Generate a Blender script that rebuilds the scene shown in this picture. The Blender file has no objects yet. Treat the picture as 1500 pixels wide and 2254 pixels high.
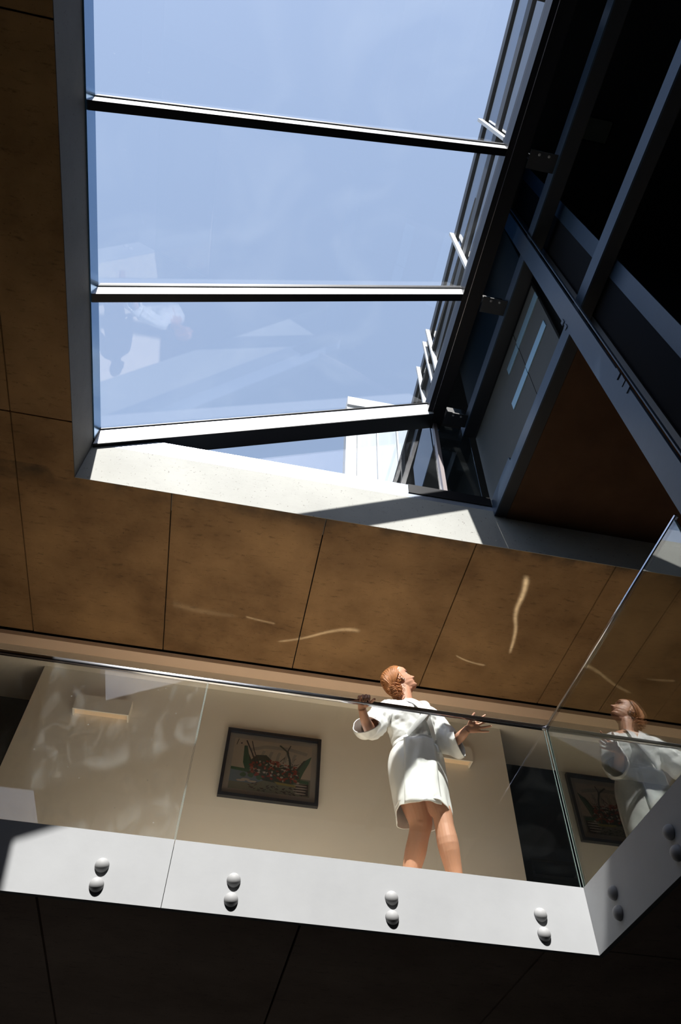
import bpy, bmesh, math, random
from mathutils import Vector, Matrix, noise

random.seed(7)
scn = bpy.context.scene
COL = scn.collection
PI = math.pi
LIFT = 1.3          # everything is written relative to eye height; lifted at the end so the hall floor is z = 0

# ---------------------------------------------------------------- camera
cam_d = bpy.data.cameras.new('camera')
cam = bpy.data.objects.new('camera', cam_d)
COL.objects.link(cam)
cx = Vector((0.98193696, -0.187739, 0.0235345))
cy = -Vector((0.16252477, 0.77321933, -0.61295805))
cz = -Vector((0.0968788, 0.6057111, 0.78976488))
cam.matrix_world = Matrix((( cx.x, cy.x, cz.x, 0), (cx.y, cy.y, cz.y, 0), (cx.z, cy.z, cz.z, 0), (0, 0, 0, 1)))
cam_d.sensor_fit = 'VERTICAL'
cam_d.sensor_height = 36.0
cam_d.lens = 1579.77 / 2254 * 36.0
cam_d.clip_start = 0.02
cam_d.clip_end = 300
scn.camera = cam

# ---------------------------------------------------------------- world, sun, exposure
SUN = Vector((0.158, 0.82, -1.0)).normalized()      # direction the sunlight travels
world = bpy.data.worlds.new('world')
scn.world = world
world.use_nodes = True
nt = world.node_tree
bg = nt.nodes['Background']
sky = nt.nodes.new('ShaderNodeTexSky')
sky.sky_type = 'NISHITA'
sky.sun_disc = False
sky.sun_elevation = math.asin(-SUN.z)
sky.sun_rotation = math.atan2(-SUN.x, -SUN.y)
sky.air_density = 1.0
sky.dust_density = 1.2
mixw = nt.nodes.new('ShaderNodeMixRGB')
mixw.blend_type = 'MIX'
mixw.inputs[0].default_value = 0.48
mixw.inputs[2].default_value = (1.75, 2.1, 2.6, 1)
nt.links.new(sky.outputs[0], mixw.inputs[1])
nt.links.new(mixw.outputs[0], bg.inputs[0])
bg.inputs[1].default_value = 0.325

sun_d = bpy.data.lights.new('sun', 'SUN')
sun_d.energy = 12.8
sun_d.angle = math.radians(0.53)
sun_d.color = (1.0, 0.96, 0.9)
sun = bpy.data.objects.new('sun', sun_d)
COL.objects.link(sun)
sun.rotation_euler = SUN.to_track_quat('-Z', 'Y').to_euler()

scn.view_settings.view_transform = 'Standard'
scn.view_settings.look = 'None'
scn.view_settings.exposure = 0.0
scn.view_settings.gamma = 1.0
scn.view_settings.use_curve_mapping = False

# ---------------------------------------------------------------- materials
def mat(name, col, rough=0.6, metal=0.0, var=0.0, vscale=3.0, bump=0.0, bscale=20.0, spec=0.5, col2=None, stretch=None, coat=0.0, sheen=0.0, sss=0.0):
    m = bpy.data.materials.new(name)
    m.use_nodes = True
    t = m.node_tree
    b = t.nodes['Principled BSDF']
    b.inputs['Base Color'].default_value = (*col, 1)
    b.inputs['Roughness'].default_value = rough
    b.inputs['Metallic'].default_value = metal
    b.inputs['Specular IOR Level'].default_value = spec
    b.inputs['Coat Weight'].default_value = coat
    b.inputs['Sheen Weight'].default_value = sheen
    if sss:
        b.inputs['Subsurface Weight'].default_value = sss
        b.inputs['Subsurface Radius'].default_value = (0.02, 0.008, 0.004)
        b.inputs['Subsurface Scale'].default_value = 0.6
    tc = t.nodes.new('ShaderNodeTexCoord')
    mp = t.nodes.new('ShaderNodeMapping')
    t.links.new(tc.outputs['Object'], mp.inputs[0])
    if stretch:
        mp.inputs['Scale'].default_value = stretch
    if var or col2:
        n = t.nodes.new('ShaderNodeTexNoise')
        n.inputs['Scale'].default_value = vscale
        n.inputs['Detail'].default_value = 6
        n.inputs['Roughness'].default_value = 0.65
        t.links.new(mp.outputs[0], n.inputs['Vector'])
        r = t.nodes.new('ShaderNodeValToRGB')
        c2 = col2 if col2 else tuple(c * (1 - var) for c in col)
        r.color_ramp.elements[0].position = 0.3
        r.color_ramp.elements[1].position = 0.68
        r.color_ramp.elements[0].color = (*c2, 1)
        r.color_ramp.elements[1].color = (*col, 1)
        t.links.new(n.outputs['Fac'], r.inputs[0])
        t.links.new(r.outputs[0], b.inputs['Base Color'])
    if bump:
        n2 = t.nodes.new('ShaderNodeTexNoise')
        n2.inputs['Scale'].default_value = bscale
        n2.inputs['Detail'].default_value = 8
        t.links.new(mp.outputs[0], n2.inputs['Vector'])
        bp = t.nodes.new('ShaderNodeBump')
        bp.inputs['Strength'].default_value = bump
        bp.inputs['Distance'].default_value = 0.01
        t.links.new(n2.outputs['Fac'], bp.inputs['Height'])
        t.links.new(bp.outputs[0], b.inputs['Normal'])
    return m

def concrete(name, c_hi, c_lo, speck=0.5):
    """cast concrete: cloudy tone, streaks, dark pits and hairline marks"""
    m = bpy.data.materials.new(name)
    m.use_nodes = True
    t = m.node_tree
    L = t.links.new
    b = t.nodes['Principled BSDF']
    b.inputs['Roughness'].default_value = 0.75
    b.inputs['Specular IOR Level'].default_value = 0.35
    tc = t.nodes.new('ShaderNodeNewGeometry')
    n1 = t.nodes.new('ShaderNodeTexNoise'); n1.inputs['Scale'].default_value = 1.5; n1.inputs['Detail'].default_value = 7; n1.inputs['Roughness'].default_value = 0.6
    L(tc.outputs['Position'], n1.inputs['Vector'])
    r1 = t.nodes.new('ShaderNodeValToRGB')
    r1.color_ramp.elements[0].position = 0.32; r1.color_ramp.elements[0].color = (*c_lo, 1)
    r1.color_ramp.elements[1].position = 0.66; r1.color_ramp.elements[1].color = (*c_hi, 1)
    L(n1.outputs['Fac'], r1.inputs[0])
    mp = t.nodes.new('ShaderNodeMapping'); mp.inputs['Scale'].default_value = (0.9, 3.2, 2.2)
    L(tc.outputs['Position'], mp.inputs[0])
    n2 = t.nodes.new('ShaderNodeTexNoise'); n2.inputs['Scale'].default_value = 9; n2.inputs['Detail'].default_value = 9; n2.inputs['Roughness'].default_value = 0.75
    L(mp.outputs[0], n2.inputs['Vector'])
    r2 = t.nodes.new('ShaderNodeValToRGB')
    r2.color_ramp.elements[0].position = 0.30; r2.color_ramp.elements[0].color = (1 - speck, 1 - speck, 1 - speck, 1)
    r2.color_ramp.elements[1].position = 0.44; r2.color_ramp.elements[1].color = (1, 1, 1, 1)
    L(n2.outputs['Fac'], r2.inputs[0])
    n3 = t.nodes.new('ShaderNodeTexNoise'); n3.inputs['Scale'].default_value = 60; n3.inputs['Detail'].default_value = 4
    L(tc.outputs['Position'], n3.inputs['Vector'])
    r3 = t.nodes.new('ShaderNodeValToRGB')
    r3.color_ramp.elements[0].position = 0.27; r3.color_ramp.elements[0].color = (0.45, 0.42, 0.4, 1)
    r3.color_ramp.elements[1].position = 0.34; r3.color_ramp.elements[1].color = (1, 1, 1, 1)
    L(n3.outputs['Fac'], r3.inputs[0])
    a = t.nodes.new('ShaderNodeMixRGB'); a.blend_type = 'MULTIPLY'; a.inputs[0].default_value = 1
    c = t.nodes.new('ShaderNodeMixRGB'); c.blend_type = 'MULTIPLY'; c.inputs[0].default_value = 1
    L(r1.outputs[0], a.inputs[1]); L(r2.outputs[0], a.inputs[2])
    L(a.outputs[0], c.inputs[1]); L(r3.outputs[0], c.inputs[2])
    L(c.outputs[0], b.inputs['Base Color'])
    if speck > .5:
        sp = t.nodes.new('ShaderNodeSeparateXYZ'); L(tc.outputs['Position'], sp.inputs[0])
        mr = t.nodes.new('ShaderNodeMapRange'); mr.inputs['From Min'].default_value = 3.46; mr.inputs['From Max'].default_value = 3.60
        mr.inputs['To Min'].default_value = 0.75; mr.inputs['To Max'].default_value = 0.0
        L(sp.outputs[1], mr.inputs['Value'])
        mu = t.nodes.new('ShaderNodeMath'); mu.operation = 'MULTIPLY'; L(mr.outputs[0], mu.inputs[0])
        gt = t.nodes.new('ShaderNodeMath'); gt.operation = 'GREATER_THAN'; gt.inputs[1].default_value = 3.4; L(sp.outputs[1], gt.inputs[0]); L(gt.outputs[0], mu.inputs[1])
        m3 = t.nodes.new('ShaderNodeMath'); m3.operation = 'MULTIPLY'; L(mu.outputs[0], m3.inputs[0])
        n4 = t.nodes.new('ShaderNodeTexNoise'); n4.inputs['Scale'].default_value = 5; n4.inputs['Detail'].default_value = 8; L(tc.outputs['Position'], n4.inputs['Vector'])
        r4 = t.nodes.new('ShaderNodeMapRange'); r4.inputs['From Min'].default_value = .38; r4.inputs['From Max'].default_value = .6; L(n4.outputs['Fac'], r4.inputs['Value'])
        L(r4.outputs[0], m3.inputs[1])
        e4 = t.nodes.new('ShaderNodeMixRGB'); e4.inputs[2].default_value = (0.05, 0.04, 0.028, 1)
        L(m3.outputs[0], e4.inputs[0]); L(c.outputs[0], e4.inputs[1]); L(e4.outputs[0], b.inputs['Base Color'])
    bp = t.nodes.new('ShaderNodeBump'); bp.inputs['Strength'].default_value = 0.25; bp.inputs['Distance'].default_value = 0.006
    L(n2.outputs['Fac'], bp.inputs['Height']); L(bp.outputs[0], b.inputs['Normal'])
    return m

def glass(name, tint=(1, 1, 1), refl=1.0, rough=0.0, dirt=0.0, dscale=2.0, ior=1.5, dstretch=(1, 1, 1), dcol=(0.8, 0.85, 0.85)):
    """thin architectural glass: clear with Fresnel reflection and a film of dust"""
    m = bpy.data.materials.new(name)
    m.use_nodes = True
    t = m.node_tree
    L = t.links.new
    t.nodes.remove(t.nodes['Principled BSDF'])
    out = t.nodes['Material Output']
    tr = t.nodes.new('ShaderNodeBsdfTransparent'); tr.inputs[0].default_value = (*tint, 1)
    gl = t.nodes.new('ShaderNodeBsdfGlossy'); gl.inputs['Roughness'].default_value = rough; gl.inputs[0].default_value = (refl, refl, refl, 1)
    fr = t.nodes.new('ShaderNodeFresnel')
    # the pane has two parallel faces: give both the outside-air Fresnel curve
    gf = t.nodes.new('ShaderNodeNewGeometry')
    mi = t.nodes.new('ShaderNodeMapRange')
    mi.inputs['To Min'].default_value = ior; mi.inputs['To Max'].default_value = 1 / ior
    L(gf.outputs['Backfacing'], mi.inputs['Value']); L(mi.outputs[0], fr.inputs['IOR'])
    mx = t.nodes.new('ShaderNodeMixShader')
    L(fr.outputs[0], mx.inputs[0]); L(tr.outputs[0], mx.inputs[1]); L(gl.outputs[0], mx.inputs[2])
    last = mx
    if dirt:
        g = t.nodes.new('ShaderNodeNewGeometry')
        mp = t.nodes.new('ShaderNodeMapping'); mp.inputs['Scale'].default_value = dstretch
        L(g.outputs['Position'], mp.inputs[0])
        n = t.nodes.new('ShaderNodeTexNoise'); n.inputs['Scale'].default_value = dscale; n.inputs['Detail'].default_value = 8; n.inputs['Distortion'].default_value = 1.2
        L(mp.outputs[0], n.inputs['Vector'])
        mr = t.nodes.new('ShaderNodeMapRange')
        mr.inputs['From Min'].default_value = 0.5; mr.inputs['From Max'].default_value = 0.8
        mr.inputs['To Min'].default_value = dirt * 0.12; mr.inputs['To Max'].default_value = dirt
        L(n.outputs['Fac'], mr.inputs['Value'])
        # fine specks
        v = t.nodes.new('ShaderNodeTexVoronoi'); v.inputs['Scale'].default_value = 9; v.inputs['Randomness'].default_value = 1
        L(g.outputs['Position'], v.inputs['Vector'])
        sp = t.nodes.new('ShaderNodeMath'); sp.operation = 'LESS_THAN'; sp.inputs[1].default_value = 0.035
        L(v.outputs['Distance'], sp.inputs[0])
        sm = t.nodes.new('ShaderNodeMath'); sm.operation = 'MULTIPLY'; sm.inputs[1].default_value = 0.22 * min(1, dirt * 12)
        L(sp.outputs[0], sm.inputs[0])
        ad = t.nodes.new('ShaderNodeMath'); ad.operation = 'ADD'; ad.use_clamp = True
        L(mr.outputs[0], ad.inputs[0]); L(sm.outputs[0], ad.inputs[1])
        df = t.nodes.new('ShaderNodeBsdfDiffuse'); df.inputs[0].default_value = (*dcol, 1)
        tl = t.nodes.new('ShaderNodeBsdfTranslucent'); tl.inputs[0].default_value = (*dcol, 1)
        dm = t.nodes.new('ShaderNodeMixShader'); dm.inputs[0].default_value = 0.5
        L(df.outputs[0], dm.inputs[1]); L(tl.outputs[0], dm.inputs[2])
        mx2 = t.nodes.new('ShaderNodeMixShader')
        L(ad.outputs[0], mx2.inputs[0]); L(mx.outputs[0], mx2.inputs[1]); L(dm.outputs[0], mx2.inputs[2])
        last = mx2
    L(last.outputs[0], out.inputs[0])
    return m

M = {
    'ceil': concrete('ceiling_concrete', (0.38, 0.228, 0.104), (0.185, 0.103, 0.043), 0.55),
    'slab': mat('slab_core', (0.02, 0.018, 0.016), 0.9, spec=0.05),
    'under': concrete('underside_concrete', (0.60, 0.48, 0.40), (0.40, 0.31, 0.26), 0.4),
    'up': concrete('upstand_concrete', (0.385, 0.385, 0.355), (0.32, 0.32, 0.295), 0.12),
    'upleft': concrete('upstand_concrete_shaded', (0.11, 0.105, 0.10), (0.07, 0.067, 0.063), 0.15),  # copy of the upstand concrete, darkened to paint in the left side's shade
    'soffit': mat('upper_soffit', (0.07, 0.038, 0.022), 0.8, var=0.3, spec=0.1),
    'wall': mat('cream_plaster', (0.93, 0.86, 0.74), 0.7, var=0.05, vscale=1.5, bump=0.05, bscale=90),
    'trimw': mat('cove_plaster', (0.90, 0.68, 0.50), 0.7, var=0.03),
    'dark': mat('dark_paint', (0.014, 0.015, 0.018), 0.9, spec=0.05),
    'navy': mat('navy_wall', (0.016, 0.021, 0.030), 0.8, spec=0.1),
    'hall': mat('hall_wall', (0.05, 0.043, 0.036), 0.8),
    'ground': mat('hall_paving', (0.06, 0.056, 0.05), 0.5, var=0.3),
    'deck': mat('balcony_stone', (0.94, 0.82, 0.67), 0.6, var=0.12, vscale=4),
    'fascia': mat('painted_fascia', (0.315, 0.32, 0.325), 0.65, 0.0, var=0.10, vscale=2.2, bump=0.03, bscale=50, spec=0.15),
    'cap': mat('cap_steel', (0.30, 0.30, 0.30), 0.6, 0.0, spec=0.25),
    'rail': mat('polished_steel', (0.62, 0.63, 0.68), 0.22, 1.0),
    'alu': mat('mullion_aluminium', (0.66, 0.67, 0.69), 0.35, 0.2),
    'black': mat('black_frame', (0.006, 0.006, 0.008), 0.4, spec=0.2),
    'flash': mat('flashing', (0.46, 0.52, 0.62), 0.28, 0.7, var=0.1, vscale=6),
    'strip': mat('blue_strip', (0.10, 0.24, 0.42), 0.18, 0.8),
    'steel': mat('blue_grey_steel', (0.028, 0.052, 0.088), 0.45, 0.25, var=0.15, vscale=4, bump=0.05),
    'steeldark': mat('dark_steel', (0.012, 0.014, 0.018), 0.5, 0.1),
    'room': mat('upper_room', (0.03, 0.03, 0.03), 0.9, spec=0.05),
    'grey': mat('grey_panel', (0.075, 0.075, 0.072), 0.7, var=0.1, spec=0.2),
    'white': mat('white_render', (0.40, 0.41, 0.42), 0.6),
    'ext': mat('pale_exterior', (0.19, 0.24, 0.28), 0.4, var=0.25, vscale=3, stretch=(3, 1, 0.2)),
    'olive': mat('olive_vent', (0.09, 0.09, 0.055), 0.7),
    'g_rail': glass('balustrade_glass', (0.975, 0.985, 0.975), 1.0, dirt=0.006, dscale=1.8, dstretch=(1.4, 1, 2.4)),
    'g_dusty': glass('dusty_balustrade_glass', (0.965, 0.975, 0.965), 1.0, dirt=0.075, dscale=5.0, dstretch=(1.6, 1, 1.0)),
    'g_side': glass('side_glass', (0.62, 0.66, 0.63), 1.0, dirt=0.004, dscale=2.5, ior=2.5),
    'g_edge': mat('glass_edge', (0.22, 0.30, 0.29), 0.15, 0.0, coat=1.0),
    'g_roof': glass('roof_glass', (0.955, 0.965, 0.98), 1.0, dirt=0.03, dscale=1.2),
    'g_dark': glass('dark_glass', (0.55, 0.62, 0.66), 1.0, dirt=0.02, dscale=3),
    'g_fac': glass('facade_glass', (0.20, 0.28, 0.36), 1.0, dirt=0.03, dscale=3),
    'g_slit': mat('slit_glass', (0.35, 0.52, 0.62), 0.45, 0.8),
    'frame': mat('picture_frame', (0.012, 0.013, 0.018), 0.3),
    'mount': mat('picture_mount', (0.50, 0.46, 0.40), 0.8),
    'paper': mat('art_paper', (0.66, 0.57, 0.45), 0.8, var=0.06, vscale=8),
    'skin': mat('skin', (0.50, 0.26, 0.165), 0.5, var=0.10, vscale=9, sss=0.12, spec=0.4),
    'lips': mat('lips', (0.42, 0.17, 0.13), 0.4),
    'eye': mat('eye', (0.75, 0.73, 0.70), 0.2),
    'hair': mat('red_blonde_hair', (0.42, 0.17, 0.055), 0.5, var=0.5, vscale=30, stretch=(1, 1, 0.3), spec=0.35),
    'satin': mat('white_satin', (0.74, 0.74, 0.72), 0.32, 0.0, bump=0.45, bscale=7, sheen=0.1, coat=0.35),
    'silver': mat('silver', (0.8, 0.8, 0.8), 0.15, 1.0),
}

# ---------------------------------------------------------------- builders
def tag(o, label=None, cat=None, group=None, kind=None):
    if label: o['label'] = label
    if cat: o['category'] = cat
    if group: o['group'] = group
    if kind: o['kind'] = kind
    return o

def wloc(p):
    v = Vector((0, 0, 0))
    while p is not None:
        v += p.location
        p = p.parent
    return v

def empty(name, loc, label=None, cat=None, group=None, kind=None):
    o = bpy.data.objects.new(name, None)
    COL.objects.link(o)
    o.location = loc
    o.empty_display_size = 0.1
    return tag(o, label, cat, group, kind)

def obj(name, bm, m, parent=None, kind=None, smooth=False, loc=None):
    """link a bmesh written in scene coordinates as one object"""
    mats = m if isinstance(m, (list, tuple)) else [m]
    me = bpy.data.meshes.new(name)
    bmesh.ops.recalc_face_normals(bm, faces=bm.faces)
    bm.to_mesh(me)
    bm.free()
    o = bpy.data.objects.new(name, me)
    COL.objects.link(o)
    for x in mats:
        me.materials.append(M[x] if isinstance(x, str) else x)
    base = wloc(parent) if parent else Vector((0, 0, 0))
    if loc is None:
        vs = [v.co for v in me.vertices]
        loc = Vector(((min(v.x for v in vs) + max(v.x for v in vs)) / 2, (min(v.y for v in vs) + max(v.y for v in vs)) / 2, min(v.z for v in vs)))
    loc = Vector(loc)
    me.transform(Matrix.Translation(-loc))
    o.location = loc - base
    if parent: o.parent = parent
    if kind: o['kind'] = kind
    if smooth:
        for p in me.polygons: p.use_smooth = True
    return o

def box(bm, x0, x1, y0, y1, z0, z1, mi=0):
    r = [bm.verts.new((x, y, z)) for x in (x0, x1) for y in (y0, y1) for z in (z0, z1)]
    F = [(0, 1, 3, 2), (4, 6, 7, 5), (0, 4, 5, 1), (2, 3, 7, 6), (0, 2, 6, 4), (1, 5, 7, 3)]
    for f in F:
        q = bm.faces.new([r[i] for i in f]); q.material_index = mi
    return r

def bx(*a):
    bm = bmesh.new(); box(bm, *a); return bm

def bevel(bm, w, seg=2):
    bmesh.ops.bevel(bm, geom=list(bm.edges), offset=w, segments=seg, affect='EDGES', profile=0.5)
    return bm

def prism(bm, pts, vec, mi=0):
    """closed polygon pts (3D) extruded by vec"""
    v = Vector(vec)
    a = [bm.verts.new(p) for p in pts]
    b = [bm.verts.new(Vector(p) + v) for p in pts]
    n = len(pts)
    bm.faces.new(a).material_index = mi
    bm.faces.new(b[::-1]).material_index = mi
    for i in range(n):
        bm.faces.new((a[i], b[i], b[(i + 1) % n], a[(i + 1) % n])).material_index = mi

def bar(bm, A, B, side, up, mi=0):
    """prismatic member from A to B; side and up are full extents from the A-B line"""
    A, B, s, u = Vector(A), Vector(B), Vector(side), Vector(up)
    prism(bm, [A, A + s, A + s + u, A + u], B - A, mi)

def tube(bm, pts, rad, n=10, cap=True, mi=0):
    pts = [Vector(p) for p in pts]
    if not isinstance(rad, (list, tuple)): rad = [rad] * len(pts)
    rings = []
    d0 = (pts[1] - pts[0]).normalized()
    ref = Vector((0, 0, 1)) if abs(d0.z) < 0.9 else Vector((1, 0, 0))
    u = d0.cross(ref).normalized()
    for i, p in enumerate(pts):
        d = (pts[min(i + 1, len(pts) - 1)] - pts[max(i - 1, 0)]).normalized()
        u = (u - d * u.dot(d)).normalized()
        w = d.cross(u)
        rings.append([bm.verts.new(p + (u * math.cos(2 * PI * k / n) + w * math.sin(2 * PI * k / n)) * rad[i]) for k in range(n)])
    for a, b in zip(rings, rings[1:]):
        for k in range(n):
            bm.faces.new((a[k], a[(k + 1) % n], b[(k + 1) % n], b[k])).material_index = mi
    if cap:
        bm.faces.new(rings[0][::-1]).material_index = mi
        bm.faces.new(rings[-1]).material_index = mi

def cr(keys, t):
    """Catmull-Rom through a list of equal-length tuples, t in 0..len-1"""
    n = len(keys)
    i = min(int(t), n - 2); f = t - i
    p = [keys[max(0, min(n - 1, i + k))] for k in (-1, 0, 1, 2)]
    return tuple(0.5 * ((2 * b) + (-a + c) * f + (2 * a - 5 * b + 4 * c - d) * f * f + (-a + 3 * b - 3 * c + d) * f ** 3) for a, b, c, d in zip(*p))

def loft(bm, keys, nseg, n, fn=None, cap=True, mi=0):
    """keys: (cx,cy,cz, ux,uy,uz, vx,vy,vz) ring centre and two half-axes"""
    rings = []
    T = len(keys) - 1
    for j in range(nseg + 1):
        t = j / nseg * T
        k = cr(keys, t)
        c, u, v = Vector(k[0:3]), Vector(k[3:6]), Vector(k[6:9])
        ring = []
        for i in range(n):
            a = 2 * PI * i / n
            d = u * math.cos(a) + v * math.sin(a)
            s = fn(a, j / nseg, c + d) if fn else 1.0
            p = c + d * s if not isinstance(s, tuple) else c + d * s[0] + Vector(s[1])
            ring.append(bm.verts.new(p))
        rings.append(ring)
    for a, b in zip(rings, rings[1:]):
        for i in range(n):
            bm.faces.new((a[i], a[(i + 1) % n], b[(i + 1) % n], b[i])).material_index = mi
    if cap:
        bm.faces.new(rings[0][::-1]).material_index = mi
        bm.faces.new(rings[-1]).material_index = mi
    return rings

def ellipsoid(bm, c, rx, ry, rz, rot=None, seg=20, mi=0):
    before = set(bm.faces)
    mt = Matrix.Translation(Vector(c)) @ (rot.to_4x4() if rot else Matrix.Identity(4)) @ Matrix.Diagonal((rx, ry, rz, 1))
    bmesh.ops.create_uvsphere(bm, u_segments=seg, v_segments=max(8, seg // 2), radius=1, matrix=mt)
    for f in bm.faces:
        if f not in before: f.material_index = mi

def dup(root, label=None):
    r = root.copy(); COL.objects.link(r)
    if label: r['label'] = label
    for ch in list(root.children):
        c = ch.copy(); COL.objects.link(c); c.parent = r
        for g in ch.children:
            d = g.copy(); COL.objects.link(d); d.parent = c
    return r

# ================================================================ SETTING
# ---- hall floor and enclosing walls
o = obj('floor', bx(-6.3, 8.3, -6.3, 9.3, -1.4, -1.3), 'ground', kind='structure')
obj('wall_left', bx(-6.3, -6.0, -6.3, 9.3, -1.3, 4.43), 'hall', kind='structure')
obj('wall_right', bx(8.0, 8.3, -6.3, 9.3, -1.3, 4.43), 'hall', kind='structure')
obj('wall_front', bx(-6.0, 8.0, -6.3, -6.0, -1.3, 4.43), 'hall', kind='structure')
obj('wall_back', bx(-6.0, 8.0, 9.0, 9.3, -1.3, 4.43), 'hall', kind='structure')

# ---- concrete ceiling: solid slab around the light well, cast panels below it
OX0, OX1, OY0, OY1 = -1.49, 3.6, -1.5, 3.46
ZC, ZU, ZF = 4.40, 4.87, 5.05
PX, PY_, PR = OX0 - .0045, OY1 + .0045, OX1 + .0045
ceil = empty('ceiling', (0, 4.4, ZC), kind='structure')
bm = bmesh.new()
for a in ((-6.3, OX0 - 0.2, -6.3, -2.8), (-6.3, OX0 - 0.2, -0.70, 9.3), (-6.3, -3.5, -2.8, -0.70), (-2.03, OX0 - 0.2, -2.8, -0.70)):
    box(bm, *a, 4.434, 4.86)
box(bm, OX1 + 0.2, 8.3, -6.3, 9.3, 4.432, 4.86)
box(bm, OX0 - 0.2, OX1 + 0.2, OY1 + 0.2, 9.3, 4.432, 4.86)
box(bm, OX0 - 0.2, OX1 + 0.2, -6.3, OY0 - 0.2, 4.432, 4.86)
obj('slab', bm, 'slab', ceil)
XJ = [-5.52, -4.32, -3.12, -1.925, -0.76, 0.445, 1.667, 2.846, 4.04, 5.24, 6.44]
G = 0.005
def panel(pts):
    bm = bmesh.new()
    prism(bm, [(x, y, ZC + random.uniform(-0.0012, 0.0012)) for x, y in pts], (0, 0, 0.032))
    obj('concrete_panel', bm, 'ceil', ceil)
for i in range(len(XJ) - 1):
    a, b = XJ[i] + G, XJ[i + 1] - G
    if XJ[i] < -2 or XJ[i] > 4:
        for y0, y1 in ((-4.3, -1.87), (-.80, 0.55), (0.55, 2.97), (2.97, 5.285)) if -3.9 < XJ[i] < -2 else ((-4.3, -1.87), (-1.87, 0.55), (0.55, 2.97), (2.97, 5.285)):
            panel([(a, y0 + G), (b, y0 + G), (b, y1 - G), (a, y1 - G)])
    elif i == 3:
        for y0, y1 in ((-4.3, -1.87), (-1.87, 0.55), (0.55, 2.97)):
            panel([(a if y0 != -1.87 else a, y0 + G), (PX, y0 + G), (PX, y1 - G), (a, y1 - G)])
        panel([(a, 2.97 + G), (PX, 2.97 + G), (PX, PY_), (b, PY_), (b, 5.285), (a, 5.285)])
    elif i == 7:
        panel([(a, PY_), (PR, PY_), (PR, 2.97 + G), (b, 2.97 + G), (b, 5.285), (a, 5.285)])
    else:
        panel([(a, PY_), (b, PY_), (b, 5.285), (a, 5.285)])

# ---- light-well upstands
def upstand(name, face, core, m='up'):
    bm = bmesh.new()
    box(bm, *face, ZC - .001, 4.434); box(bm, *core, 4.434, ZU)
    return obj(name, bm, m, kind='structure')
upstand('wall_lightwell_back', (OX0, OX1, OY1, OY1 + 0.004), (OX0, OX1, OY1, OY1 + 0.2))
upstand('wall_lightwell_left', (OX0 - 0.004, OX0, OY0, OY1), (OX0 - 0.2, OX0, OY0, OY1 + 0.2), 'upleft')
upstand('wall_lightwell_front', (OX0, OX1, OY0 - 0.004, OY0), (OX0, OX1, OY0 - 0.2, OY0))
upstand('wall_lightwell_right', (OX1, OX1 + 0.004, OY0, OY1), (OX1, OX1 + 0.2, OY0, OY1 + 0.2))

# ---- cove along the corridor wall, corridor wall and the dark passages behind it
YW = 5.60
cove = empty('trim_1', (0.4, 5.3, 4.28), kind='structure')
bm = bmesh.new(); box(bm, -6, 8, 5.305, YW + 0.6, 4.347, 4.39); obj('upper_step', bm, 'trimw', cove)
bm = bmesh.new(); box(bm, -6, 8, 5.445, YW + 0.9, 4.28, 4.3465); obj('lower_step', bm, 'wall', cove)
obj('wall_corridor', bx(-1.80, 2.555, YW, YW + 0.22, 1.8, 4.279), 'wall', kind='structure')
obj('wall_passage_left', bx(-6, -1.5, 6.15, 6.25, 1.8, 4.279), 'dark', kind='structure')
obj('wall_passage_right', bx(2.0, 8, 6.15, 6.25, 1.8, 4.279), 'navy', kind='structure')
shelf = empty('wall_shelf', (3.06, 6.1, 3.1), 'low dark shelf unit inside the dark opening beyond the right glass joint', 'shelf')
bm = bmesh.new()
box(bm, 2.80, 3.26, 5.93, 6.15, 3.03, 3.06)
box(bm, 2.80, 3.26, 5.93, 6.15, 3.17, 3.20)
obj('board', bm, 'dark', shelf)
obj('side_panel', bx(2.78, 2.80, 5.93, 6.15, 3.03, 3.20), 'dark', shelf)
obj('side_panel', bx(3.26, 3.28, 5.93, 6.15, 3.03, 3.20), 'dark', shelf)

# ---- balcony floor, its underside panels and the fascia
bal = empty('floor_balcony', (1.0, 5.0, 1.5), kind='structure')
bm = bmesh.new(); box(bm, -6, 8, 3.63, 6.15, 1.56, 1.79); box(bm, 1.985, 8, -2.0, 3.63, 1.56, 1.79); obj('slab', bm, 'slab', bal)
bm = bmesh.new(); box(bm, -6, 8, 3.63, 6.15, 1.791, 1.80); box(bm, 1.985, 8, -2.0, 3.63, 1.791, 1.80); obj('paving', bm, 'deck', bal)
UX = [-5.86, -4.59, -3.325, -2.06, -0.79, 0.476, 1.735, 3.0, 4.27, 5.54, 6.8]
for a, b in zip(UX, UX[1:]):
    for y0, y1 in ((3.66, 6.1), (6.1, 8.8)):
        obj('concrete_panel', bx(a + .006, b - .006, y0 + .006, y1 - .006, 1.535, 1.559), 'under', bal)
    if a > 2.9:
        for y0, y1 in ((-1.9, 0.9), (0.9, 3.66)):
            obj('concrete_panel', bx(a + .006, b - .006, y0 + .006, y1 - .006, 1.535, 1.559), 'under', bal)
obj('concrete_panel', bx(2.02, 2.994, 0.9, 3.654, 1.535, 1.559), 'under', bal)
bm = bmesh.new(); box(bm, -6, 8, 6.25, 9, 1.56, 1.79); obj('slab', bm, 'slab', bal)

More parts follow.
